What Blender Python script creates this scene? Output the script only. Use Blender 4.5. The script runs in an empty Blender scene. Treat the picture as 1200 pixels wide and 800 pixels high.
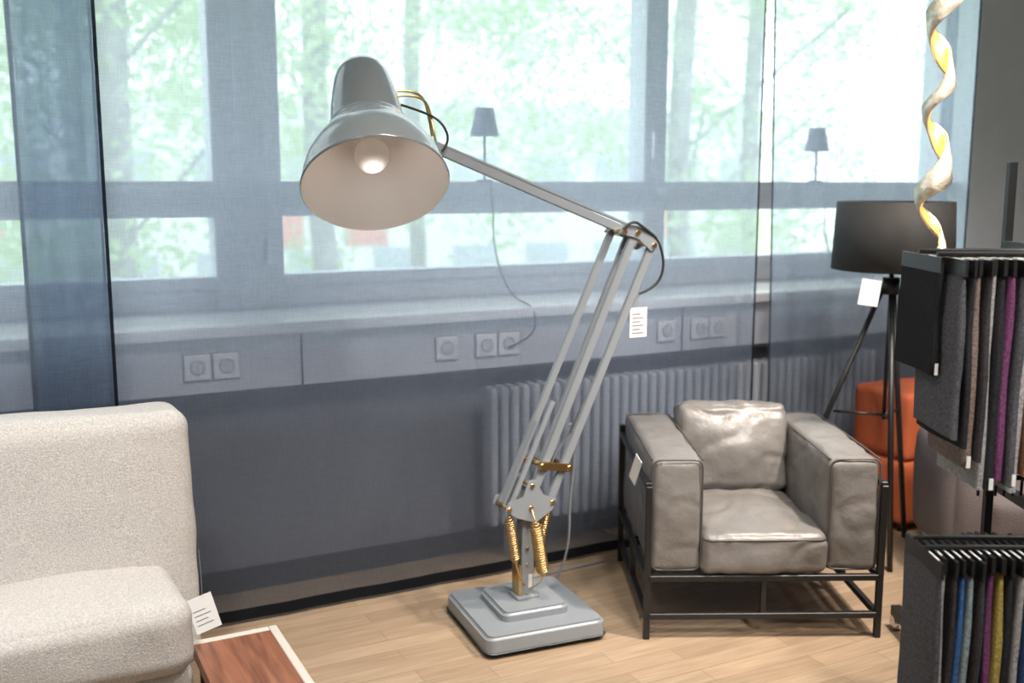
import bpy, bmesh, math, random
from mathutils import Vector, Matrix, noise
random.seed(7)
D=bpy.data; C=bpy.context; SC=C.scene
def link(o,parent=None):
    SC.collection.objects.link(o)
    if parent: o.parent=parent
    return o
def root(name,loc=(0,0,0),rz=0):
    e=D.objects.new(name,None); e.empty_display_size=.1; e.location=loc; e.rotation_euler=(0,0,math.radians(rz)); return link(e)
# ---------- materials
def newmat(n):
    m=D.materials.new(n); m.use_nodes=True; nt=m.node_tree; nt.nodes.clear()
    out=nt.nodes.new('ShaderNodeOutputMaterial'); return m,nt,out
def pmat(n,col,rough=.5,metal=0,var=.08,vscale=6,bump=0,bscale=80,spec=.5,emis=None,estr=0,coat=0,stretch=None):
    m,nt,out=newmat(n); N=nt.nodes.new; L=nt.links.new
    p=N('ShaderNodeBsdfPrincipled'); L(p.outputs[0],out.inputs[0])
    p.inputs['Roughness'].default_value=rough; p.inputs['Metallic'].default_value=metal
    p.inputs['Specular IOR Level'].default_value=spec
    p.inputs['Coat Weight'].default_value=coat
    if emis: p.inputs['Emission Color'].default_value=(*emis,1); p.inputs['Emission Strength'].default_value=estr
    tc=N('ShaderNodeTexCoord'); mp=N('ShaderNodeMapping'); L(tc.outputs['Object'],mp.inputs[0])
    if stretch: mp.inputs['Scale'].default_value=stretch
    nz=N('ShaderNodeTexNoise'); nz.inputs['Scale'].default_value=vscale; nz.inputs['Detail'].default_value=4; L(mp.outputs[0],nz.inputs[0])
    r=N('ShaderNodeValToRGB'); L(nz.outputs[0],r.inputs[0])
    r.color_ramp.elements[0].position=.3; r.color_ramp.elements[1].position=.7
    r.color_ramp.elements[0].color=(*[c*(1-var) for c in col],1); r.color_ramp.elements[1].color=(*[min(1,c*(1+var)) for c in col],1)
    L(r.outputs[0],p.inputs['Base Color'])
    if bump:
        b=N('ShaderNodeBump'); b.inputs['Strength'].default_value=bump; b.inputs['Distance'].default_value=.01
        n2=N('ShaderNodeTexNoise'); n2.inputs['Scale'].default_value=bscale; n2.inputs['Detail'].default_value=3
        L(mp.outputs[0],n2.inputs[0]); L(n2.outputs[0],b.inputs['Height']); L(b.outputs[0],p.inputs['Normal'])
    return m
def sheer(n,op,col,tcol,tint,weave=.1,mixf=.65):
    m,nt,out=newmat(n); N=nt.nodes.new; L=nt.links.new
    tr=N('ShaderNodeBsdfTransparent'); tr.inputs[0].default_value=(*tint,1)
    df=N('ShaderNodeBsdfDiffuse'); df.inputs[0].default_value=(*col,1)
    tl=N('ShaderNodeBsdfTranslucent'); tl.inputs[0].default_value=(*tcol,1)
    m1=N('ShaderNodeMixShader'); m1.inputs[0].default_value=mixf; L(df.outputs[0],m1.inputs[1]); L(tl.outputs[0],m1.inputs[2])
    m2=N('ShaderNodeMixShader'); L(tr.outputs[0],m2.inputs[1]); L(m1.outputs[0],m2.inputs[2]); L(m2.outputs[0],out.inputs[0])
    tc=N('ShaderNodeTexCoord')
    acc=None
    for sc in ((330,1,30),(22,1,380)):
        mp=N('ShaderNodeMapping'); mp.inputs['Scale'].default_value=sc; L(tc.outputs['Object'],mp.inputs[0])
        nz=N('ShaderNodeTexNoise'); nz.inputs['Scale'].default_value=1; nz.inputs['Detail'].default_value=0; L(mp.outputs[0],nz.inputs[0])
        mr=N('ShaderNodeMapRange'); mr.inputs[1].default_value=.25; mr.inputs[2].default_value=.75; mr.inputs[3].default_value=-weave; mr.inputs[4].default_value=weave; L(nz.outputs[0],mr.inputs[0])
        if acc is None: acc=mr.outputs[0]
        else:
            a=N('ShaderNodeMath'); a.operation='ADD'; L(acc,a.inputs[0]); L(mr.outputs[0],a.inputs[1]); acc=a.outputs[0]
    a=N('ShaderNodeMath'); a.operation='ADD'; a.use_clamp=True; a.inputs[1].default_value=op; L(acc,a.inputs[0]); L(a.outputs[0],m2.inputs[0])
    return m
M={}
M['wall']=pmat('wall_paint',(.24,.245,.265),.8,var=.03,bump=.1,bscale=60)
M['wallroom']=pmat('wall_white',(.6,.6,.6),.8,var=.03)
M['column']=pmat('column_paint',(.72,.78,.85),.7,var=.03)
M['ceil']=pmat('ceiling_paint',(.7,.7,.69),.9,var=.02)
M['frame']=pmat('window_frame_paint',(.74,.77,.83),.45,var=.03)
M['sill']=pmat('sill_stone',(.9,.9,.92),.35,var=.04)
M['duct']=pmat('duct_plastic',(.66,.68,.73),.5,var=.03)
M['rim']=pmat('socket_rim',(.28,.29,.32),.5,var=.03)
M['line']=pmat('dark_gap',(.06,.065,.075),.7)
M['rad']=pmat('radiator_enamel',(.48,.5,.53),.4,var=.03)
M['lampgray']=pmat('gray_enamel',(.135,.152,.162),.2,var=.03,coat=.35)
M['armgray']=pmat('arm_gray_enamel',(.24,.265,.29),.33,var=.03)
M['lampin']=pmat('shade_inner_white',(.84,.80,.77),.45,var=.02)
M['brass']=pmat('brass',(.66,.47,.22),.3,metal=1,var=.05)
M['black']=pmat('black_metal',(.012,.012,.013),.4,var=.1)
M['blackfab']=pmat('black_shade_fabric',(.03,.03,.03),.7,var=.15,bump=.2,bscale=300)
M['cord']=pmat('black_cord',(.02,.02,.02),.6)
M['cordg']=pmat('grey_cord',(.25,.26,.28),.6)
M['leather']=pmat('grey_leather',(.172,.162,.153),.38,var=.10,vscale=9,bump=.28,bscale=35)
M['pipe']=pmat('leather_piping',(.07,.065,.06),.45)
M['sofa']=pmat('cream_weave_fabric',(.585,.56,.535),.9,var=.2,vscale=180,bump=.5,bscale=260,spec=.2)
M['paper']=pmat('paper_tag',(.75,.75,.74),.7,var=.02)
M['ink']=pmat('ink',(.1,.1,.12),.7)
M['pale']=pmat('pale_edge_wood',(.6,.56,.5),.6,var=.05)
M['orange']=pmat('orange_upholstery',(.46,.10,.035),.75,var=.12,bump=.3,bscale=150)
M['mauve']=pmat('mauve_upholstery',(.13,.108,.108),.8,var=.1,bump=.3,bscale=150)
M['silverleaf']=pmat('silver_leaf',(.80,.72,.60),.38,metal=.6,var=.3,vscale=25,bump=.5,bscale=40)
M['goldglow']=pmat('gold_leaf_lit',(.9,.55,.15),.4,metal=.3,var=.2,vscale=25,emis=(1,.55,.16),estr=1.25)
M['bulb']=pmat('bulb_glass',(.85,.82,.78),.08,var=.02,coat=.5)
M['mlshade']=pmat('mauve_lampshade',(.24,.23,.32),.8)
M['chrome']=pmat('chrome',(.6,.6,.62),.2,metal=1)
M['rubber']=pmat('rubber',(.03,.03,.03),.7)
M['sheer']=sheer('sheer_voile',.55,(.045,.049,.060),(.56,.635,.78),(.93,.965,1.0),.035,.60)
M['sheerhem']=sheer('sheer_hem',.93,(.015,.016,.02),(.03,.035,.05),(.5,.6,.7),.03,.5)
# wood
def woodmat(n,c1,c2,scale=(1.2,14,1),rough=.4):
    m,nt,out=newmat(n); N=nt.nodes.new; L=nt.links.new
    p=N('ShaderNodeBsdfPrincipled'); L(p.outputs[0],out.inputs[0]); p.inputs['Roughness'].default_value=rough
    tc=N('ShaderNodeTexCoord'); mp=N('ShaderNodeMapping'); mp.inputs['Scale'].default_value=scale; L(tc.outputs['Object'],mp.inputs[0])
    nz=N('ShaderNodeTexNoise'); nz.inputs['Scale'].default_value=3; nz.inputs['Detail'].default_value=6; nz.inputs['Distortion'].default_value=.6; L(mp.outputs[0],nz.inputs[0])
    r=N('ShaderNodeValToRGB'); L(nz.outputs[0],r.inputs[0]); r.color_ramp.elements[0].position=.3; r.color_ramp.elements[1].position=.7
    r.color_ramp.elements[0].color=(*c1,1); r.color_ramp.elements[1].color=(*c2,1); L(r.outputs[0],p.inputs['Base Color'])
    return m
M['redwood']=woodmat('red_walnut',(.13,.045,.025),(.34,.14,.075),scale=(14,1.2,1))
def floormat():
    m,nt,out=newmat('oak_strip_floor'); N=nt.nodes.new; L=nt.links.new
    p=N('ShaderNodeBsdfPrincipled'); L(p.outputs[0],out.inputs[0]); p.inputs['Roughness'].default_value=.42
    tc=N('ShaderNodeTexCoord'); mp=N('ShaderNodeMapping'); L(tc.outputs['Object'],mp.inputs[0])
    br=N('ShaderNodeTexBrick'); L(mp.outputs[0],br.inputs[0]); br.offset=.37; br.inputs['Scale'].default_value=1
    br.inputs['Brick Width'].default_value=.62; br.inputs['Row Height'].default_value=.085; br.inputs['Mortar Size'].default_value=.0012
    br.inputs['Color1'].default_value=(.335,.24,.158,1); br.inputs['Color2'].default_value=(.41,.302,.205,1); br.inputs['Mortar'].default_value=(.22,.15,.095,1)
    mp2=N('ShaderNodeMapping'); mp2.inputs['Scale'].default_value=(1.5,22,1); L(tc.outputs['Object'],mp2.inputs[0])
    nz=N('ShaderNodeTexNoise'); nz.inputs['Scale'].default_value=3; nz.inputs['Detail'].default_value=6; L(mp2.outputs[0],nz.inputs[0])
    mr=N('ShaderNodeMapRange'); mr.inputs[1].default_value=.3; mr.inputs[2].default_value=.7; mr.inputs[3].default_value=.82; mr.inputs[4].default_value=1.12; L(nz.outputs[0],mr.inputs[0])
    mx=N('ShaderNodeMix'); mx.data_type='RGBA'; mx.blend_type='MULTIPLY'; mx.inputs[0].default_value=1
    L(br.outputs[0],mx.inputs[6]); L(mr.outputs[0],mx.inputs[7]); L(mx.outputs[2],p.inputs['Base Color'])
    return m
M['floor']=floormat()
def glassmat():
    m,nt,out=newmat('window_glass'); N=nt.nodes.new; L=nt.links.new
    t=N('ShaderNodeBsdfTransparent'); t.inputs[0].default_value=(.95,.98,.98,1); g=N('ShaderNodeBsdfGlossy'); g.inputs['Roughness'].default_value=.02
    mx=N('ShaderNodeMixShader'); mx.inputs[0].default_value=.04; L(t.outputs[0],mx.inputs[1]); L(g.outputs[0],mx.inputs[2]); L(mx.outputs[0],out.inputs[0]); return m
M['glass']=glassmat()
# ---------- geometry helpers
def fin(bm,name,mat,parent,loc=(0,0,0),rot=(0,0,0),smooth=False):
    me=D.meshes.new(name); bmesh.ops.recalc_face_normals(bm,faces=bm.faces); bm.to_mesh(me); bm.free()
    if smooth:
        for f in me.polygons: f.use_smooth=True
    for mm in (mat if isinstance(mat,list) else [mat]): me.materials.append(mm)
    o=D.objects.new(name,me); o.location=loc; o.rotation_euler=rot; return link(o,parent)
def box(name,a,b,mat,parent=None,bev=0,segs=3,rot=(0,0,0)):
    a=Vector(a); b=Vector(b); c=(a+b)/2; s=b-a
    bm=bmesh.new(); bmesh.ops.create_cube(bm,size=1)
    for v in bm.verts: v.co=Vector((v.co.x*s.x,v.co.y*s.y,v.co.z*s.z))
    if bev: bmesh.ops.bevel(bm,geom=bm.edges[:],offset=bev,segments=segs,profile=.5,affect='EDGES')
    return fin(bm,name,mat,parent,c,rot,bev>0 and segs>2)
def bar(name,p,q,w,h,mat,parent,side=(0,1,0),bev=.002):
    p=Vector(p); q=Vector(q); d=q-p; L=d.length; z=d.normalized(); y=Vector(side); x=y.cross(z).normalized(); y=z.cross(x)
    bm=bmesh.new(); bmesh.ops.create_cube(bm,size=1)
    for v in bm.verts: v.co=Vector((v.co.x*w,v.co.y*h,v.co.z*L))
    if bev: bmesh.ops.bevel(bm,geom=bm.edges[:],offset=bev,segments=2,affect='EDGES')
    Mx=Matrix((x,y,z)).transposed()
    for v in bm.verts: v.co=Mx@v.co+(p+q)/2
    return fin(bm,name,mat,parent)
def cyl(name,p,q,r,mat,parent,r2=None,seg=24,cap=True):
    p=Vector(p); q=Vector(q); d=q-p
    bm=bmesh.new(); bmesh.ops.create_cone(bm,cap_ends=cap,segments=seg,radius1=r,radius2=r if r2 is None else r2,depth=d.length)
    R=d.to_track_quat('Z','Y').to_matrix()
    for v in bm.verts: v.co=R@v.co+(p+q)/2
    o=fin(bm,name,mat,parent)
    for f in o.data.polygons:
        if len(f.vertices)==4: f.use_smooth=True
    return o
def tube(name,pts,r,mat,parent=None,cyclic=False,smooth=True):
    cu=D.curves.new(name,'CURVE'); cu.dimensions='3D'; cu.bevel_depth=r; cu.bevel_resolution=3; cu.use_fill_caps=True
    sp=cu.splines.new('NURBS' if smooth else 'POLY'); sp.points.add(len(pts)-1)
    for i,p in enumerate(pts): sp.points[i].co=(*p,1)
    sp.use_cyclic_u=cyclic
    if smooth: sp.order_u=3; sp.use_endpoint_u=not cyclic; sp.resolution_u=4
    cu.materials.append(mat); o=D.objects.new(name,cu); return link(o,parent)
def lathe(name,prof,mat,parent,loc=(0,0,0),axis=(0,0,1),seg=64):
    bm=bmesh.new(); rings=[]
    for r,h in prof:
        rings.append([bm.verts.new((r*math.cos(2*math.pi*i/seg),r*math.sin(2*math.pi*i/seg),h)) for i in range(seg)])
    for a,b in zip(rings,rings[1:]):
        for i in range(seg):
            bm.faces.new((a[i],a[(i+1)%seg],b[(i+1)%seg],b[i]))
    R=Vector(axis).to_track_quat('Z','Y').to_matrix()
    for v in bm.verts: v.co=R@v.co
    return fin(bm,name,mat,parent,loc,smooth=True)
def cushion(name,c,half,r,puff,mat,parent,cuts=26,wr=.004,seed=0,rot=(0,0,0),wf=6,crease=0):
    bm=bmesh.new(); bmesh.ops.create_cube(bm,size=2); bmesh.ops.subdivide_edges(bm,edges=bm.edges[:],cuts=cuts,use_grid_fill=True)
    h=Vector(half)
    for v in bm.verts:
        p=Vector([.35*t+.65*math.sin(t*math.pi/2) for t in v.co])
        pos=Vector([p[i]*h[i] for i in range(3)]); q=Vector([max(-(h[i]-r),min(h[i]-r,pos[i])) for i in range(3)])
        d=pos-q
        if d.length>1e-7: pos=q+d.normalized()*r
        f=[(1-p[i]**2) for i in range(3)]
        for i in range(3):
            j,k=(i+1)%3,(i+2)%3; pos[i]+=p[i]*abs(p[i])*puff[i]*f[j]*f[k]
        nrm=d.normalized() if d.length>1e-7 else Vector((0,0,1))
        w=noise.noise(pos*wf+Vector((seed,seed*2.3,0)))*wr+noise.noise(pos*wf*3.1+Vector((seed,0,5)))*wr*.4
        if crease:
            rd=abs(noise.noise(Vector((pos.x*5,pos.y*5,pos.z*5))+Vector((seed*3.1,1,2))))
            w-=crease*max(0,1-rd*7)
        v.co=pos+nrm*w
    return fin(bm,name,mat,parent,c,rot,True)
def rloop(u0,u1,v0,v1,r,f,n=5):
    pts=[]
    for cx,cy,a0 in ((u1-r,v1-r,0),(u0+r,v1-r,90),(u0+r,v0+r,180),(u1-r,v0+r,270)):
        for i in range(n+1):
            a=math.radians(a0+90*i/n); pts.append(f(cx+r*math.cos(a),cy+r*math.sin(a)))
    return pts
# ---------- ROOM
box('floor',(-3.5,-3,-.1),(6.3,4.4,0),M['floor'])
box('ceiling',(-3.5,-3,3.15),(6.3,4.6,3.25),M['ceil'])
box('wall_left',(-3.6,-3,0),(-3.5,4.5,3.15),M['wallroom'])
box('wall_right',(6.3,-3,0),(6.4,4.5,3.15),M['wallroom'])
box('wall_front',(-3.5,-3.1,0),(6.3,-3,3.15),M['wallroom'])
wb=root('wall_back')
box('parapet',(-3.5,3.95,0),(6.3,4.5,1.04),M['wall'],wb)
box('lintel',(-3.5,4.25,3.02),(6.3,4.5,3.15),M['wall'],wb)
box('pier_right',(5.08,4.2,1.04),(6.3,4.5,3.02),M['column'],wb)
box('pier_left',(-3.5,4.2,1.04),(-3.0,4.5,3.02),M['wall'],wb)
box('trim_column',(4.99,4.05,0),(5.6,4.2,3.15),M['column'],None,bev=.004,segs=1)
box('baseboard_back',(-3.5,3.93,0),(4.98,3.95,.09),M['line'])
box('trim_sill',(-3.5,3.78,1.04),(4.98,4.33,1.085),M['sill'],None,bev=.008)
dr=root('trim_duct')
box('duct_panel',(-3.5,3.84,.83),(4.98,3.95,1.03),M['duct'],dr)
for x in (-2.2,-.4,1.05,2.85,4.6): box('joint',(x,3.835,.83),(x+.006,3.842,1.03),M['line'],dr)
box('shadow_gap',(-3.5,3.842,.815),(4.98,3.95,.83),M['line'],dr)
# windows
panes=[(-2.95,-1.17),(-.97,.83),(1.11,2.92),(3.05,4.98)]
for i,(x0,x1) in enumerate(panes):
    w=root('window_%d'%(i+1))
    nx=panes[i+1][0] if i<3 else 5.08
    Y0,Y1=4.29,4.42
    box('mullion',(x1,Y0-.02,1.085),(nx,Y1,3.02),M['frame'],w,bev=.006,segs=1)
    if nx-x1>.2:
        box('mullion_rib',((x1+nx)/2-.05,Y0-.05,1.085),((x1+nx)/2+.05,Y0-.02,3.02),M['frame'],w,bev=.006,segs=1)
    box('bottom_rail',(x0,Y0,1.085),(x1,Y1,1.22),M['frame'],w,bev=.006,segs=1)
    box('bottom_bead',(x0,Y0-.02,1.175),(x1,Y0,1.205),M['frame'],w)
    box('transom',(x0,Y0-.02,1.465),(x1,Y1,1.61),M['frame'],w,bev=.006,segs=1)
    box('top_rail',(x0,Y0,2.95),(x1,Y1,3.02),M['frame'],w)
    box('glass_upper',(x0,4.35,1.61),(x1,4.356,2.95),M['glass'],w)
    box('glass_lower',(x0,4.35,1.22),(x1,4.356,1.465),M['glass'],w)
    hx=nx-.08 if nx-x1>.2 else x1+.03
    box('handle_plate',(hx,Y0-.035,1.30),(hx+.022,Y0-.02,1.37),M['sill'],w)
    box('handle_lever',(hx,Y0-.06,1.26),(hx+.018,Y0-.035,1.37),M['sill'],w,bev=.004)
    box('handle_lever',(hx,Y0-.06,1.72),(hx+.018,Y0-.035,1.85),M['sill'],w,bev=.004)
box('trim_ledge',(-3.4,4.10,1.59),(4.98,4.225,1.605),M['frame'])
for x in (-1.07,.97,2.985): box('trim_ledge_bracket',(x-.01,4.12,1.55),(x+.01,4.235,1.59),M['frame'])
# sockets
for x in (.66,.765,1.66,1.84,1.945,2.76,2.95,3.055,-.2):
    s=root('wall_socket',(x,3.84,.93))
    box('rim',(-.051,-.006,-.051),(.051,0,.051),M['rim'],s,bev=.003)
    box('plate',(-.048,-.014,-.048),(.048,-.002,.048),M['sill'],s,bev=.004)
    cyl('well',(0,-.016,0),(0,-.012,0),.028,M['rim'],s)
    cyl('well_inner',(0,-.0165,0),(0,-.013,0),.024,M['duct'],s)
# radiator
rd=root('radiator',(1.82,3.80,0))
n=44
for i in range(n):
    x=i*.05
    box('fin_%d'%i,(x,-.06,.16),(x+.034,.04,.76),M['rad'],rd,bev=.014)
cyl('header_top',(0,-.01,.72),(n*.05,-.01,.72),.02,M['rad'],rd); cyl('header_bottom',(0,-.01,.2),(n*.05,-.01,.2),.02,M['rad'],rd)
for x in (.1,2.0): box('foot',(x,-.03,0),(x+.03,.03,.2),M['rad'],rd)
# ---------- curtains
def curtain(name,x0,x1,y,amp,folds,seed,z0=.015,z1=3.12,sl=0,sr=0):
    c=root(name)
    W=x1-x0; nx=max(60,int(W*110)); nz=24
    bm=bmesh.new(); g=[]
    def P(u,v):
        x=x0+W*u+(1-v)*(sl*max(0,1-u*6)+sr*max(0,1-(1-u)*6))
        a=amp*(.25+.75*min(1,v*2.5))
        yy=y+a*math.sin(u*folds*2*math.pi+1.3*math.sin(u*7+seed)+.3*math.sin(v*3+seed))+.4*a*math.sin(u*folds*4.7*math.pi+seed+v)
        return Vector((x,yy,z0+(z1-z0)*v))
    for j in range(nz+1): g.append([bm.verts.new(P(i/nx,j/nz)) for i in range(nx+1)])
    for j in range(nz):
        for i in range(nx): bm.faces.new((g[j][i],g[j][i+1],g[j+1][i+1],g[j+1][i]))
    fin(bm,'voile',M['sheer'],c,smooth=True)
    def strip(u0,u1,v0,v1,nm):
        b=bmesh.new(); a=[]
        for j in range(25 if v1-v0>.5 else 2):
            v=v0+(v1-v0)*j/(24 if v1-v0>.5 else 1); k=(2 if v1-v0>.5 else nx)
            a.append([b.verts.new(P(u0+(u1-u0)*i/k,v)+Vector((0,-.004,0))) for i in range(k+1)])
        for j in range(len(a)-1):
            for i in range(len(a[0])-1): b.faces.new((a[j][i],a[j][i+1],a[j+1][i+1],a[j+1][i]))
        fin(b,nm,M['sheerhem'],c,smooth=True)
    strip(0,.012/W,0,1,'side_hem'); strip(1-.012/W,1,0,1,'side_hem'); strip(0,1,0,.014,'bottom_hem')
    return c
curtain('sheer_curtain',-3.3,.357,3.585,.012,14,1)
curtain('sheer_curtain',.10,3.10,3.625,.010,7,2)
curtain('sheer_curtain',3.09,4.42,3.60,.010,5,4,sl=.09)
curtain('sheer_curtain',.085,.350,3.652,.014,6,6,sl=.04)
box('trim_curtain_rail',(-3.4,3.55,3.12),(5.4,3.67,3.15),M['frame'])
# ---------- giant floor lamp
fl=root('floor_lamp',(1.66,3.15,0))
th=math.radians(-5)
def baseblk(nm,s,z0,z1,r,mat):
    bm=bmesh.new(); pts=rloop(-s,s,-s,s,r,lambda a,b:(a,b,z0),6)
    vs=[bm.verts.new(p) for p in pts]; f=bm.faces.new(vs)
    ex=bmesh.ops.extrude_face_region(bm,geom=[f]); tv=[v for v in ex['geom'] if isinstance(v,bmesh.types.BMVert)]
    for v in tv: v.co.z=z1
    te=[e for e in bm.edges if all(abs(v.co.z-z1)<1e-6 for v in e.verts)]
    bmesh.ops.bevel(bm,geom=te,offset=.012,segments=3,affect='EDGES')
    o=fin(bm,nm,mat,fl,rot=(0,0,th)); return o
baseblk('base_slab',.226,.022,.078,.035,M['armgray'])
baseblk('base_skirt',.232,.018,.03,.038,M['armgray'])
baseblk('base_tier',.128,.078,.112,.03,M['armgray'])
for sx in (-.18,.18):
    for sy in (-.18,.18): cyl('castor',(sx-.01,sy,.016),(sx+.01,sy,.016),.016,M['rubber'],fl)
bar('post_plate',(.0,-.022,.11),(.01,-.022,.52),.05,.008,M['armgray'],fl)
bar('post_plate_rear',(.0,.022,.11),(.01,.022,.52),.05,.008,M['armgray'],fl)
box('post_brass',(-.022,-.018,.11),(.022,.018,.22),M['brass'],fl,bev=.003)
box('post_brass_left',(-.034,-.028,.115),(-.022,.028,.24),M['brass'],fl,bev=.002)
box('post_foot',(-.045,-.04,.108),(.045,.04,.125),M['armgray'],fl,bev=.006)
box('post_label',(.005,-.0285,.15),(.02,-.026,.2),M['paper'],fl)
for z in (.13,.24,.30): cyl('screw',(-.0,-.032,z),(.0,-.024,z),.006,M['brass'],fl)
A0,A1=(-.082,.03,.45),(.376,.03,1.43)
B0,B1=(-.012,-.035,.44),(.433,-.035,1.425)
C0,C1=(.085,-.035,.47),(.508,-.035,1.375)
bar('lower_arm_link_left',A0,A1,.026,.018,M['armgray'],fl)
bar('lower_arm_link_left_b',(A0[0],-.035,A0[2]),(A0[0]+.18,-.035,A0[2]+.385),.018,.012,M['armgray'],fl)
bar('lower_arm_main',B0,B1,.030,.018,M['armgray'],fl)
bar('lower_arm_main_rear',(B0[0]+.03,.035,B0[2]),(B1[0]+.02,.035,B1[2]),.022,.014,M['armgray'],fl)
bar('lower_arm_link_right',C0,C1,.030,.018,M['armgray'],fl)
def plate(nm,pts,y0,y1,mat):
    bm=bmesh.new(); a=[bm.verts.new((p[0],y0,p[1])) for p in pts]; b=[bm.verts.new((p[0],y1,p[1])) for p in pts]
    bm.faces.new(a); bm.faces.new(b[::-1]); k=len(pts)
    for i in range(k): bm.faces.new((a[i],b[i],b[(i+1)%k],a[(i+1)%k]))
    bmesh.ops.bevel(bm,geom=bm.edges[:],offset=.002,segments=2,affect='EDGES')
    return fin(bm,nm,mat,fl)
RP=[(-.10,.46),(-.06,.43),(.02,.40),(.09,.44),(.105,.48),(.05,.50),(.02,.56),(-.01,.56),(-.03,.50),(-.09,.49)]
plate('rocker_front',RP,-.054,-.047,M['armgray'])
plate('rocker_rear',RP,.047,.054,M['armgray'])
for p in ((-.085,.465),(0,.46),(.088,.468),(.005,.54)):
    cyl('pivot_pin',(p[0],-.06,p[1]),(p[0],.06,p[1]),.008,M['brass'],fl)
bar('brass_bracket',(.035,-.052,.61),(.165,-.052,.585),.028,.012,M['brass'],fl)
bar('brass_bracket_rear',(-.01,.045,.615),(.165,.045,.585),.02,.01,M['brass'],fl)
for p in ((.045,.608),(.155,.587)): cyl('bracket_pin',(p[0],-.066,p[1]),(p[0],.06,p[1]),.010,M['brass'],fl)
def spring(nm,p,q,r,turns,wire):
    p=Vector(p); q=Vector(q); d=q-p; R=d.to_track_quat('Z','Y').to_matrix(); L=d.length; pts=[]
    N=turns*10
    for i in range(N+1):
        t=i/N; rr=r*min(1,8*t+.15,8*(1-t)+.15); a=2*math.pi*turns*t
        pts.append(p+R@Vector((rr*math.cos(a),rr*math.sin(a),L*t)))
    tube(nm,pts,wire,M['brass'],fl)
spring('spring_left',(-.085,-.045,.44),(-.055,-.045,.26),.0165,22,.003)
spring('spring_right',(.09,-.02,.455),(.05,-.02,.28),.0165,22,.003)
spring('spring_front',(.0,-.085,.42),(.035,-.085,.21),.021,24,.0034)
spring('spring_rear',(.05,.06,.45),(.03,.06,.26),.0165,20,.003)
tube('spring_hook_l',[(-.055,-.045,.26),(-.04,-.045,.2),(-.01,-.03,.17)],.003,M['brass'],fl)
tube('spring_hook_r',[(.05,-.02,.28),(.04,-.02,.22),(.02,-.02,.18)],.003,M['brass'],fl)
tube('spring_hook_f',[(.035,-.085,.21),(.035,-.07,.17),(.01,-.03,.15)],.003,M['brass'],fl)
tube('spring_hook_f2',[(.0,-.085,.42),(.0,-.07,.45),(.0,-.05,.46)],.003,M['brass'],fl)
E=[(.355,1.425),(.375,1.452),(.44,1.452),(.535,1.40),(.53,1.365),(.495,1.355),(.44,1.405)]
plate('elbow_plate_front',E,-.052,-.046,M['armgray']); plate('elbow_plate_rear',E,.046,.052,M['armgray'])
for p in ((.378,1.43),(.435,1.425),(.508,1.378)):
    cyl('elbow_pin',(p[0],-.06,p[1]),(p[0],.06,p[1]),.009,M['brass'],fl)
bar('upper_arm',(.53,0,1.385),(-.335,0,1.715),.030,.02,M['armgray'],fl)
bar('upper_arm_rod',(.46,.0,1.440),(-.33,0,1.733),.010,.012,M['armgray'],fl)
tube('elbow_cable',[(.37,-.06,1.44),(.40,-.07,1.475),(.46,-.06,1.44),(.53,-.05,1.40),(.56,-.05,1.30),(.53,-.04,1.22),(.46,-.03,1.2)],.005,M['cord'],fl)
tube('arm_cable',[(.46,-.03,1.2),(.33,.0,.95),(.2,.02,.70),(.12,.05,.55)],.004,M['cordg'],fl)
tube('floor_cable',[(.22,.05,.72),(.27,.09,.6),(.26,.12,.4),(.28,.15,.2),(.24,.2,.02),(.1,.26,.006),(-.05,.28,.006),(-.2,.3,.006),(.0,.36,.006),(.3,.38,.006),(.6,.4,.006)],.005,M['cordg'],fl)
ax=Vector((.132,.623,.782)).normalized()
rc=Vector((1.086-1.66,3.05-3.15,1.595))
prof_out=[(.228,-.004),(.232,0),(.229,.008),(.226,.02),(.220,.05),(.208,.09),(.188,.13),(.162,.17),(.140,.20),(.130,.222),(.128,.232),(.120,.236),(.119,.245),(.115,.30),(.107,.36),(.097,.42),(.088,.455),(.076,.478),(.055,.492),(.0,.495)]
lathe('shade_outer',prof_out,M['lampgray'],fl,rc,ax)
prof_in=[(.228,-.004),(.223,.01),(.215,.05),(.202,.09),(.182,.13),(.156,.165),(.134,.195),(.115,.22),(.108,.24),(.0,.245)]
lathe('shade_inner',prof_in,M['lampin'],fl,rc,ax)
lathe('shade_cap',[(.03,.494),(.03,.508),(.0,.51)],M['rubber'],fl,rc,ax)
def sph(nm,c,r,mat,parent,sc=(1,1,1)):
    bm=bmesh.new(); bmesh.ops.create_uvsphere(bm,u_segments=32,v_segments=20,radius=r)
    for v in bm.verts: v.co=Vector((v.co.x*sc[0],v.co.y*sc[1],v.co.z*sc[2]))
    return fin(bm,nm,mat,parent,c,smooth=True)
sph('bulb',rc+ax*.12,.058,M['bulb'],fl)
bl=D.lights.new('shade_fill_light','POINT'); bl.energy=.36; bl.shadow_soft_size=.03; bl.color=(1,.94,.89)  # added fill to brighten the inside of the shade; the bulb itself is unlit
blo=D.objects.new('shade_fill_light',bl); blo.location=rc+ax*.03; link(blo,fl)
lathe('bulb_socket',[(.03,.16),(.035,.18),(.04,.24)],M['lampin'],fl,rc,ax)
J=Vector((-.335,0,1.715))
side=Vector((1,-.25,0)); side=(side-ax*side.dot(ax)).normalized()
h0=rc+ax*.38+side*.10
for off in (-.014,.014):
    o=Vector((0,off,off*.6))
    tube('brass_handle',[h0+o,h0+side*.03+ax*.01+o,h0+side*.10-ax*.01+o,J+Vector((-.01,.0,.09))+o,J+Vector((.0,.0,.03))+o],.0045,M['brass'],fl)
cyl('handle_boss',h0-side*.01+Vector((0,-.02,-.0)),h0+Vector((0,.02,.0)),.012,M['brass'],fl)
tube('head_bracket',[rc+ax*.26+side*.115,rc+ax*.255+side*.15,J],.009,M['armgray'],fl)
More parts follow.
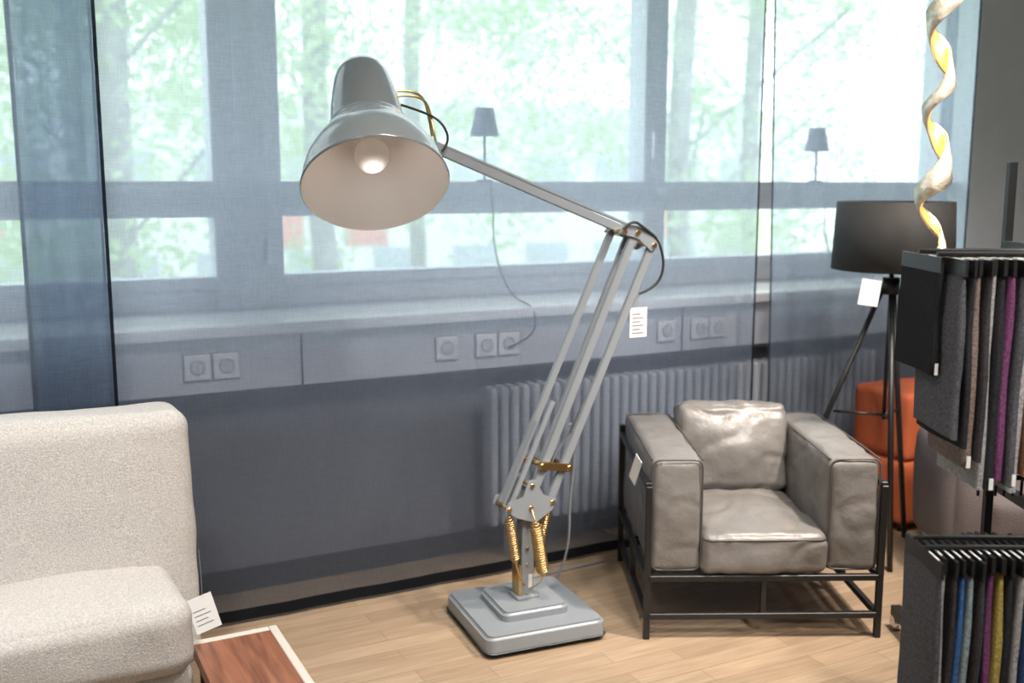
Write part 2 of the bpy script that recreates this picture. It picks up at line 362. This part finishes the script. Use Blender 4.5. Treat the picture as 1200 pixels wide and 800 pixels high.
cyl('head_joint',J+Vector((0,-.025,0)),J+Vector((0,.025,0)),.016,M['armgray'],fl)
tube('head_cable',[rc+ax*.34+side*.10,rc+ax*.30+side*.18+Vector((0,-.03,.0)),J+Vector((.02,-.03,.08)),J+Vector((.05,-.02,.02)),J+Vector((.02,-.02,-.01))],.004,M['cord'],fl)
tube('label_string',[(.50,-.03,1.36),(.47,-.03,1.22),(.455,-.03,1.15)],.0012,M['cordg'],fl)
box('label',(.42,-.034,1.04),(.495,-.032,1.15),M['paper'],fl)
for k in range(6): box('label_print',(.43,-.0355,1.055+k*.014),(.43+.05-(k%2)*.015,-.0345,1.0575+k*.014),M['ink'],fl)
# ---------- armchair
ch=root('armchair',(2.3635,2.6655,0),-26.1)
LT=M['leather']
for s,nm in ((-1,'left'),(1,'right')):
    cx=s*.312; hw=.094
    cushion('arm_'+nm,(cx,.375,.447),(hw,.365,.205),.028,(.008,.012,.016),LT,ch,seed=s+3,wr=.007,cuts=40,crease=.004)
    for yy in (.012,.738):
        tube('piping',rloop(cx-hw+.006,cx+hw-.006,.25,.65,.03,lambda a,b:(a,yy,b)),.0035,M['pipe'],ch,True)
    for xx in (cx-hw+.006,cx+hw-.006):
        tube('piping',[(xx,.02,.648),(xx,.37,.651),(xx,.73,.648)],.0035,M['pipe'],ch)
cushion('seat_cushion',(0,.27,.312),(.222,.285,.075),.03,(.0,.008,.034),LT,ch,seed=9,wr=.010,cuts=46,crease=.006)
tube('piping',rloop(-.217,.217,-.015,.55,.03,lambda a,b:(a,b,.366)),.0035,M['pipe'],ch,True)
cushion('back_cushion',(0,.60,.55),(.218,.10,.17),.03,(.0,.05,.010),LT,ch,seed=12,wr=.012,rot=(math.radians(-12),0,0),wf=6,cuts=46,crease=.008)
tube('piping',[(-.205,.566,.63),(-.1,.524,.625),(0,.509,.627),(.1,.524,.625),(.205,.566,.63)],.0045,M['pipe'],ch)
box('back_panel',(-.22,.69,.24),(.22,.745,.64),LT,ch,bev=.02)
B=M['black']; t=.022
for sx in (-1,1):
    x0=sx*.4125
    for y in (0,.76): box('leg',(x0-t/2,y-t/2,0),(x0+t/2,y+t/2,.60 if y else .56),B,ch,bev=.002,segs=1)
    for z in (.085,.225,.56): box('side_rail',(x0-t/2,0,z-t/2),(x0+t/2,.76,z+t/2),B,ch,bev=.002,segs=1)
    box('mid_post',(x0-t/2,.37,.085),(x0+t/2,.39,.225),B,ch)
for y in (0,.76):
    for z in (.085,.225): box('cross_rail',(-.4125,y-t/2,z-t/2),(.4125,y+t/2,z+t/2),B,ch,bev=.002,segs=1)
box('cross_rail_back',(-.4125,.749,.55),(.4125,.771,.572),B,ch)
for x in (-.05,.03):
    box('centre_rail',(x-.009,0,.205),(x+.009,.76,.223),B,ch)
box('centre_post',(-.009,-.009,.085),(.009,.009,.225),B,ch)
box('tag',(-.445,.10,.53),(-.443,.15,.64),M['paper'],ch,rot=(math.radians(28),0,math.radians(20)))
# ---------- sofa
so=root('sofa')
SF=M['sofa']
cushion('back_cushion',(-.40,3.26,.51),(.915,.15,.405),.06,(.0,.03,.008),SF,so,cuts=40,wr=.012,seed=2,rot=(math.radians(-4),0,0),wf=2.5)
cushion('seat_cushion',(-.43,2.97,.375),(.86,.235,.10),.055,(.0,.015,.03),SF,so,cuts=40,wr=.014,seed=5,wf=3)
tube('seat_seam',rloop(-1.27,.41,2.75,3.19,.05,lambda a,b:(a,b,.315)),.004,SF,so,True)
cushion('base',(-.43,3.08,.19),(.86,.31,.085),.03,(.0,.0,.0),SF,so,cuts=20,wr=.003,seed=6)
for x in (-1.2,.3):
    for y in (2.85,3.3): cyl('leg',(x,y,0),(x,y,.12),.02,B,so)
tube('tag_string',[(.51,3.09,.5),(.50,3.0,.44),(.495,2.98,.40)],.0012,M['ink'],so)
tg=box('tag',(.46,2.975,.29),(.535,2.979,.395),M['paper'],so,rot=(math.radians(-12),math.radians(-14),0))
for k in range(4): box('tag_print',(-.028,-.0032,-.03+k*.014),(.02-(k%2)*.012,-.0022,-.0285+k*.014),M['ink'],tg)
# ---------- wooden side table
wt=root('wooden_side_table')
box('top',(.445,2.2,.262),(.665,2.865,.300),M['redwood'],wt)
box('edge_right',(.665,2.2,.258),(.69,2.89,.303),M['pale'],wt,bev=.004)
box('edge_back',(.445,2.865,.258),(.665,2.89,.303),M['pale'],wt,bev=.004)
for x in (.46,.65):
    for y in (2.22,2.84): box('leg',(x,y,0),(x+.025,y+.025,.262),B,wt)
# ---------- tripod lamp
tl=root('tripod_lamp',(3.38,3.10,0),-27.1)
lathe('drum_shade',[(.236,1.245),(.240,1.243),(.247,1.245),(.234,1.525),(.230,1.527),(.226,1.525),(.238,1.245)],M['blackfab'],tl)
cyl('shade_spider',(-.228,0,1.50),(.228,0,1.50),.004,B,tl); cyl('shade_spider',(0,-.228,1.50),(0,.228,1.50),.004,B,tl)
cyl('stem',(0,0,1.15),(0,0,1.50),.01,B,tl); sph('bulb',(0,0,1.36),.05,M['bulb'],tl)
cyl('hub',(0,0,1.14),(0,0,1.21),.035,B,tl)
for fx,fy in ((-.42,.16),(-.02,-.22),(.20,.20)):
    cyl('leg',(fx,fy,0),(fx*.05,fy*.05,1.19),.012,B,tl)
    cyl('brace',(0,0,.62),(fx*.46,fy*.46,.62),.006,B,tl)
cyl('centre_rod',(0,0,.6),(0,0,1.15),.008,B,tl)
tube('tag_string',[(-.14,-.2,1.25),(-.155,-.205,1.22)],.0012,M['ink'],tl)
box('tag',(-.20,-.207,1.115),(-.12,-.204,1.22),M['paper'],tl,rot=(0,math.radians(8),0))
# ---------- pendant
pd=root('spiral_pendant_lamp',(2.94,2.535,0))
def ribbon(nm,r,w,ph,mat,z0,z1,pitch):
    bm=bmesh.new(); n=260; pv=None
    for i in range(n+1):
        z=z0+(z1-z0)*i/n; a=2*math.pi*z/pitch+ph; rr=r*(1+.12*math.sin(z*9))
        c=Vector((rr*math.cos(a),rr*math.sin(a),0)); tw=.35*math.sin(a*1.0)
        dn=Vector((math.cos(a),math.sin(a),0))*tw*w*.35
        ww=w*(.75+.25*math.sin(a*.7+1))*min(1,.15+(z-z0)*7)
        ring=[bm.verts.new(c+Vector((0,0,z-ww/2))-dn),bm.verts.new(c*1.12+Vector((0,0,z))),bm.verts.new(c+Vector((0,0,z+ww/2))+dn)]
        if pv:
            for k in range(2): bm.faces.new((pv[k],pv[k+1],ring[k+1],ring[k]))
        pv=ring
    o=fin(bm,nm,mat,pd,smooth=True); so_=o.modifiers.new('s','SOLIDIFY'); so_.thickness=.004; return o
ribbon('outer_ribbon',.046,.12,.4,M['silverleaf'],1.34,2.75,.29)
ribbon('inner_light_ribbon',.038,.10,.4,M['goldglow'],1.39,2.75,.29)
cyl('suspension_cable',(0,0,2.7),(0,0,3.12),.003,M['cord'],pd); cyl('canopy',(0,0,3.11),(0,0,3.15),.05,M['silverleaf'],pd)
# ---------- fabric rack
fr=root('fabric_sample_rack',(2.209,1.902,0),-27.1)
cols=[(.012,.012,.014),(.025,.025,.028),(.045,.04,.042),(.08,.08,.09),(.20,.15,.13),(.34,.33,.33),(.15,.05,.12),(.03,.06,.15),(.50,.49,.47),(.05,.15,.14),(.26,.12,.07),(.36,.28,.08),(.05,.13,.30),(.25,.31,.32)]
SW=[pmat('swatch_%d'%i,c,.9,var=.4,vscale=160,bump=.4,bscale=300,spec=.15) for i,c in enumerate(cols)]
def swatches(nm,x0,x1,pitch,yf,yb,zt,zb,seed,pal,firsts,lift):
    rnd=random.Random(seed); bm=bmesh.new(); x=x0; hd=bmesh.new(); lab=bmesh.new(); cnt=0
    while x<x1:
        w=pitch*rnd.uniform(.45,.75); mi=rnd.choice(pal)
        if cnt<len(firsts): mi=firsts[cnt]
        y0=yf+rnd.uniform(-.02,.03); y1=yb+rnd.uniform(-.03,.02); zz=zb+rnd.uniform(-.035,.035); ph=rnd.uniform(0,6); am=rnd.uniform(.002,.006)
        if cnt<len(lift): y0+=lift[cnt][0]; y1+=lift[cnt][0]*.6; zz+=lift[cnt][1]
        cnt+=1
        for fold in (0,1):
            g=[]
            for j in range(13):
                v=j/12; row=[]
                for i in range(9):
                    u=i/8; k=1 if fold else -1
                    spread=w*.5*(.35+.65*min(1,v*3))*k
                    dx=am*math.sin(u*5+ph+v*2.5)*v+rnd.uniform(-.0006,.0006)
                    row.append(bm.verts.new((x+spread+dx,y0+(y1-y0)*u+.004*math.sin(v*9+ph),zt+(zz-zt)*v)))
                g.append(row)
            for j in range(12):
                for i in range(8):
                    f=bm.faces.new((g[j][i],g[j][i+1],g[j+1][i+1],g[j+1][i])); f.material_index=mi; f.smooth=True
            if fold==0: first=g
            else:
                for j in range(12):
                    f=bm.faces.new((first[j][0],g[j][0],g[j+1][0],first[j+1][0])); f.material_index=mi
        a,b,h0,h1=y0-.004,y1,zt-.03,zt+.010
        r=bmesh.ops.create_cube(hd,size=1)
        for vv in r['verts']: vv.co=Vector((x+vv.co.x*w*.7,(a+b)/2+vv.co.y*(b-a),(h0+h1)/2+vv.co.z*(h1-h0)))
        if rnd.random()<.28:
            r=bmesh.ops.create_cube(lab,size=1)
            for vv in r['verts']: vv.co=Vector((x+vv.co.x*w*.8,y0-.007+vv.co.y*.002,zz+.02+vv.co.z*.03))
        r=bmesh.ops.create_cube(lab,size=1)
        for vv in r['verts']: vv.co=Vector((x+vv.co.x*w*.35,y0+.05+vv.co.y*.06,zt+.0105+vv.co.z*.002))
        x+=pitch
    fin(bm,nm,SW,fr); fin(hd,nm+'_headers',M['black'],fr); fin(lab,nm+'_labels',M['paper'],fr)
swatches('upper_swatches',-.01,.75,.020,-.21,.07,1.405,.85,3,[1,2,3,4,5,6,4,3,10,8,5,12,7,1],[0,3,1,4,2,5,1,6,3,5,10,2,7,1,5,6,13],[(.12,.26),(.03,.14),(.01,.09),(0,.07),(0,.05)])
swatches('lower_swatches',-.085,.75,.020,-.38,-.18,.705,.10,8,[3,4,5,7,8,9,5,11,12,13,2,4,5,0,1],[3,5,2,12,13,2,9,6,11,1,5,7,12,2,13],[])
for y in (-.12,.0): cyl('upper_rod',(-.03,y,1.425),(.9,y,1.425),.007,B,fr)
for y in (-.31,-.24): cyl('lower_rod',(-.095,y,.725),(.9,y,.725),.006,B,fr)
box('post',(.315,.25,.05),(.337,.272,1.66),B,fr); box('post',(.86,.24,.05),(.895,.275,1.66),B,fr)
for z in (1.425,.725):
    for x in (.31,.86): box('bracket_arm',(x,-.32,z-.012),(x+.03,.26,z+.012),B,fr)
for x in (.28,.86): 
    box('base_foot',(x,-.35,.05),(x+.035,.84,.085),B,fr)
    for y in (-.33,.82): cyl('caster',(x,y,.027),(x+.03,y,.027),.027,M['chrome'],fr)
for z,x0,x1,y in ((1.49,.36,.8,.17),(.80,.20,.8,.06)):
    x=x0
    while x<x1:
        tube('hook',[(x,y,z-.06),(x,y+.0,z+.02),(x+.005,y-.02,z+.045),(x+.005,y-.045,z+.03)],.004,M['black'],fr); x+=.024
    cyl('hook_rod',(x0-.03,y-.03,z),(x1,y-.03,z),.007,B,fr)
# ---------- orange ottoman, mauve armchair
oo=root('orange_ottoman',(3.86,3.38,0),0)
cushion('upper_block',(0,0,.50),(.20,.17,.155),.025,(.01,.01,.01),M['orange'],oo,cuts=14)
cushion('lower_block',(0,0,.19),(.20,.17,.15),.025,(.01,.01,.01),M['orange'],oo,cuts=14)
for x in (-.15,.15): 
    for y in (-.12,.12): cyl('foot',(x,y,0),(x,y,.06),.02,B,oo)
ma=root('upholstered_armchair',(3.65,2.64,0),-27)
cushion('arm_left',(-.27,0,.39),(.085,.21,.25),.08,(.02,.02,.02),M['mauve'],ma,cuts=14)
cushion('arm_right',(.41,0,.39),(.085,.21,.25),.08,(.02,.02,.02),M['mauve'],ma,cuts=14)
cushion('seat',(.07,-.02,.30),(.27,.20,.10),.05,(.0,.02,.02),M['mauve'],ma,cuts=14)
cushion('back',(.07,.15,.45),(.27,.07,.26),.06,(.0,.02,.0),M['mauve'],ma,cuts=14)
for x in (-.27,.41):
    for y in (-.16,.16): cyl('leg',(x,y,0),(x,y,.16),.015,B,ma)
# ---------- small table lamps on ledge
for X,z1,dx in ((1.99,1.93,-.15),(3.93,1.89,0)):
    t_=root('table_lamp',(X,4.155,1.605))
    lathe('shade',[(.064,z1-.12-1.607),(.040,z1-1.607),(.036,z1-1.607),(.060,z1-.12-1.607)],M['mlshade'],t_,seg=32)
    cyl('stem',(0,0,.0),(0,0,z1-.05-1.607),.006,M['mlshade'],t_); cyl('base',(0,0,0),(0,0,.012),.036,M['mlshade'],t_)
    tube('cord',[(0,-.03,.008),(.01,-.07,-.05),(0,-.08,-.3),(.04,-.18,-.5),(.05,-.36,-.513),(.05,-.39,-.57),(.04,-.38,-.65),(.1+dx,-.335,-.69)],.003,M['cord'],t_)
# ---------- exterior
ex=box('ground_exterior',(-40,6,-3.6),(60,60,-3.5),pmat('grass',(.45,.52,.38),.9,var=.2,vscale=2))
lm,nt,out=newmat('leaf'); 
df=nt.nodes.new('ShaderNodeBsdfDiffuse'); tr=nt.nodes.new('ShaderNodeBsdfTranslucent'); tr.inputs[0].default_value=(.63,.75,.53,1)
nz=nt.nodes.new('ShaderNodeTexNoise'); nz.inputs['Scale'].default_value=1.2
rp=nt.nodes.new('ShaderNodeValToRGB'); rp.color_ramp.elements[0].color=(.48,.60,.45,1); rp.color_ramp.elements[1].color=(.72,.78,.62,1); nt.links.new(nz.outputs[0],rp.inputs[0]); nt.links.new(rp.outputs[0],df.inputs[0])
mx=nt.nodes.new('ShaderNodeMixShader'); mx.inputs[0].default_value=.55; nt.links.new(df.outputs[0],mx.inputs[1]); nt.links.new(tr.outputs[0],mx.inputs[2]); nt.links.new(mx.outputs[0],out.inputs[0])
bark=pmat('bark',(.42,.42,.42),.9,var=.15)
def tree(X,Y,H,R,seed,nl):
    t_=root('tree',(X,Y,-3.5)); r=random.Random(seed)
    tube('trunk',[(0,0,0),(.1,0,H*.3),(-.1,.1,H*.6),(.05,0,H*.95)],.17,bark,t_)
    vs=[];fs=[]
    cl=[]
    for k in range(30):
        a=r.uniform(0,6.28); rr=R*math.sqrt(r.random()); z=H*r.uniform(.38,1.05); c=Vector((rr*math.cos(a),rr*math.sin(a),z)); cl.append((c,r.uniform(.5,1.1)))
        if k<6: tube('branch',[(0,0,z*.75),(c.x*.5,c.y*.5,z*.88),tuple(c)],.022,bark,t_)
    for i in range(nl):
        c,cr=r.choice(cl); p=c+Vector((r.gauss(0,1),r.gauss(0,1),r.gauss(0,.7)))*cr*.6
        s=r.uniform(.04,.09); u=Vector((r.gauss(0,1),r.gauss(0,1),r.gauss(0,1))).normalized(); v=u.orthogonal().normalized()
        b=len(vs); vs+= [p-u*s,p-v*s*.6,p+u*s,p+v*s*.6]; fs.append((b,b+1,b+2,b+3))
    me=D.meshes.new('leaves'); me.from_pydata(vs,[],fs); me.materials.append(lm); link(D.objects.new('leaves',me),t_)
for i,(X,Y,H,R) in enumerate([(1.3,11.5,9,2.2),(4.2,14,10,3),(9.6,13,9,2.8),(1.5,19,10,3),(13.5,16,10,3.2),(-3,13,9,3),(8.0,20,11,3.4)]):
    tree(X,Y,H,R,i,7000)
bd=root('building_exterior',(9,34,-3.5))
box('facade',(-22,0,0),(22,5,8),pmat('facade_render',(.8,.81,.82),.9,var=.05),bd)
gm=pmat('facade_window',(.5,.55,.6),.4); rm=pmat('red_panel',(.7,.38,.34),.7)
for k in range(14):
    for z in (1.2,4.4): box('facade_window',(-21+k*3,-.05,z),(-19.2+k*3,0,z+1.7),gm,bd)
for k in (3,6,7,11): box('red_panel',(-19+k*3,-.06,3.0),(-17.5+k*3,0,4.1),rm,bd)
# ---------- light
W=D.worlds.new('world'); SC.world=W; W.use_nodes=True; bg=W.node_tree.nodes['Background']; bg.inputs[0].default_value=(.95,.985,1,1); bg.inputs[1].default_value=3.9
def lamp(x,y,z,e,size,col,tx=None,spread=140):
    l=D.lights.new('ceiling_spot_or_fill','AREA'); l.shape='DISK'; l.size=size; l.energy=e; l.color=col; l.spread=math.radians(spread)
    o=D.objects.new('ceiling_spot_or_fill',l); o.location=(x,y,z); d=Vector(tx)-Vector((x,y,z)) if tx else Vector((0,0,-1)); o.rotation_euler=d.to_track_quat('-Z','Y').to_euler(); link(o)
warm=(1,.88,.77); neu=(1,.95,.90)
lamp(-.2,1.6,3.08,14,.25,neu,(-.1,3.0,.4),75)
lamp(1.5,1.2,3.08,10,.25,neu,(1.4,3.0,1.0),80)
lamp(2.9,1.7,3.08,21,.2,warm,(2.6,2.9,.4),70)
lamp(1.2,2.2,3.08,11,.25,warm,(1.4,2.6,0),90)
lamp(3.2,1.0,3.08,14,.3,warm,(3.4,2.6,.4),90)
lamp(1.7,.4,3.08,17,.3,neu,(2.5,1.7,.9),80)  # fill added from the front to brighten the fabric swatches
lamp(1.0,-1.2,3.08,20,.9,neu,None,160)  # broad unseen fill added for the back of the room
lamp(4.6,0.2,3.08,16,.5,neu,None,160)
cam=D.cameras.new('camera'); cam.lens=36; cam.sensor_width=36; co=D.objects.new('camera',cam); link(co)
co.location=(0,0,1.6); co.rotation_euler=(math.radians(90-8.76),0,math.radians(-27.1)); SC.camera=co
cam.clip_end=200
cam.dof.use_dof=True; cam.dof.focus_distance=3.1; cam.dof.aperture_fstop=1.7
SC.view_settings.view_transform='Standard'
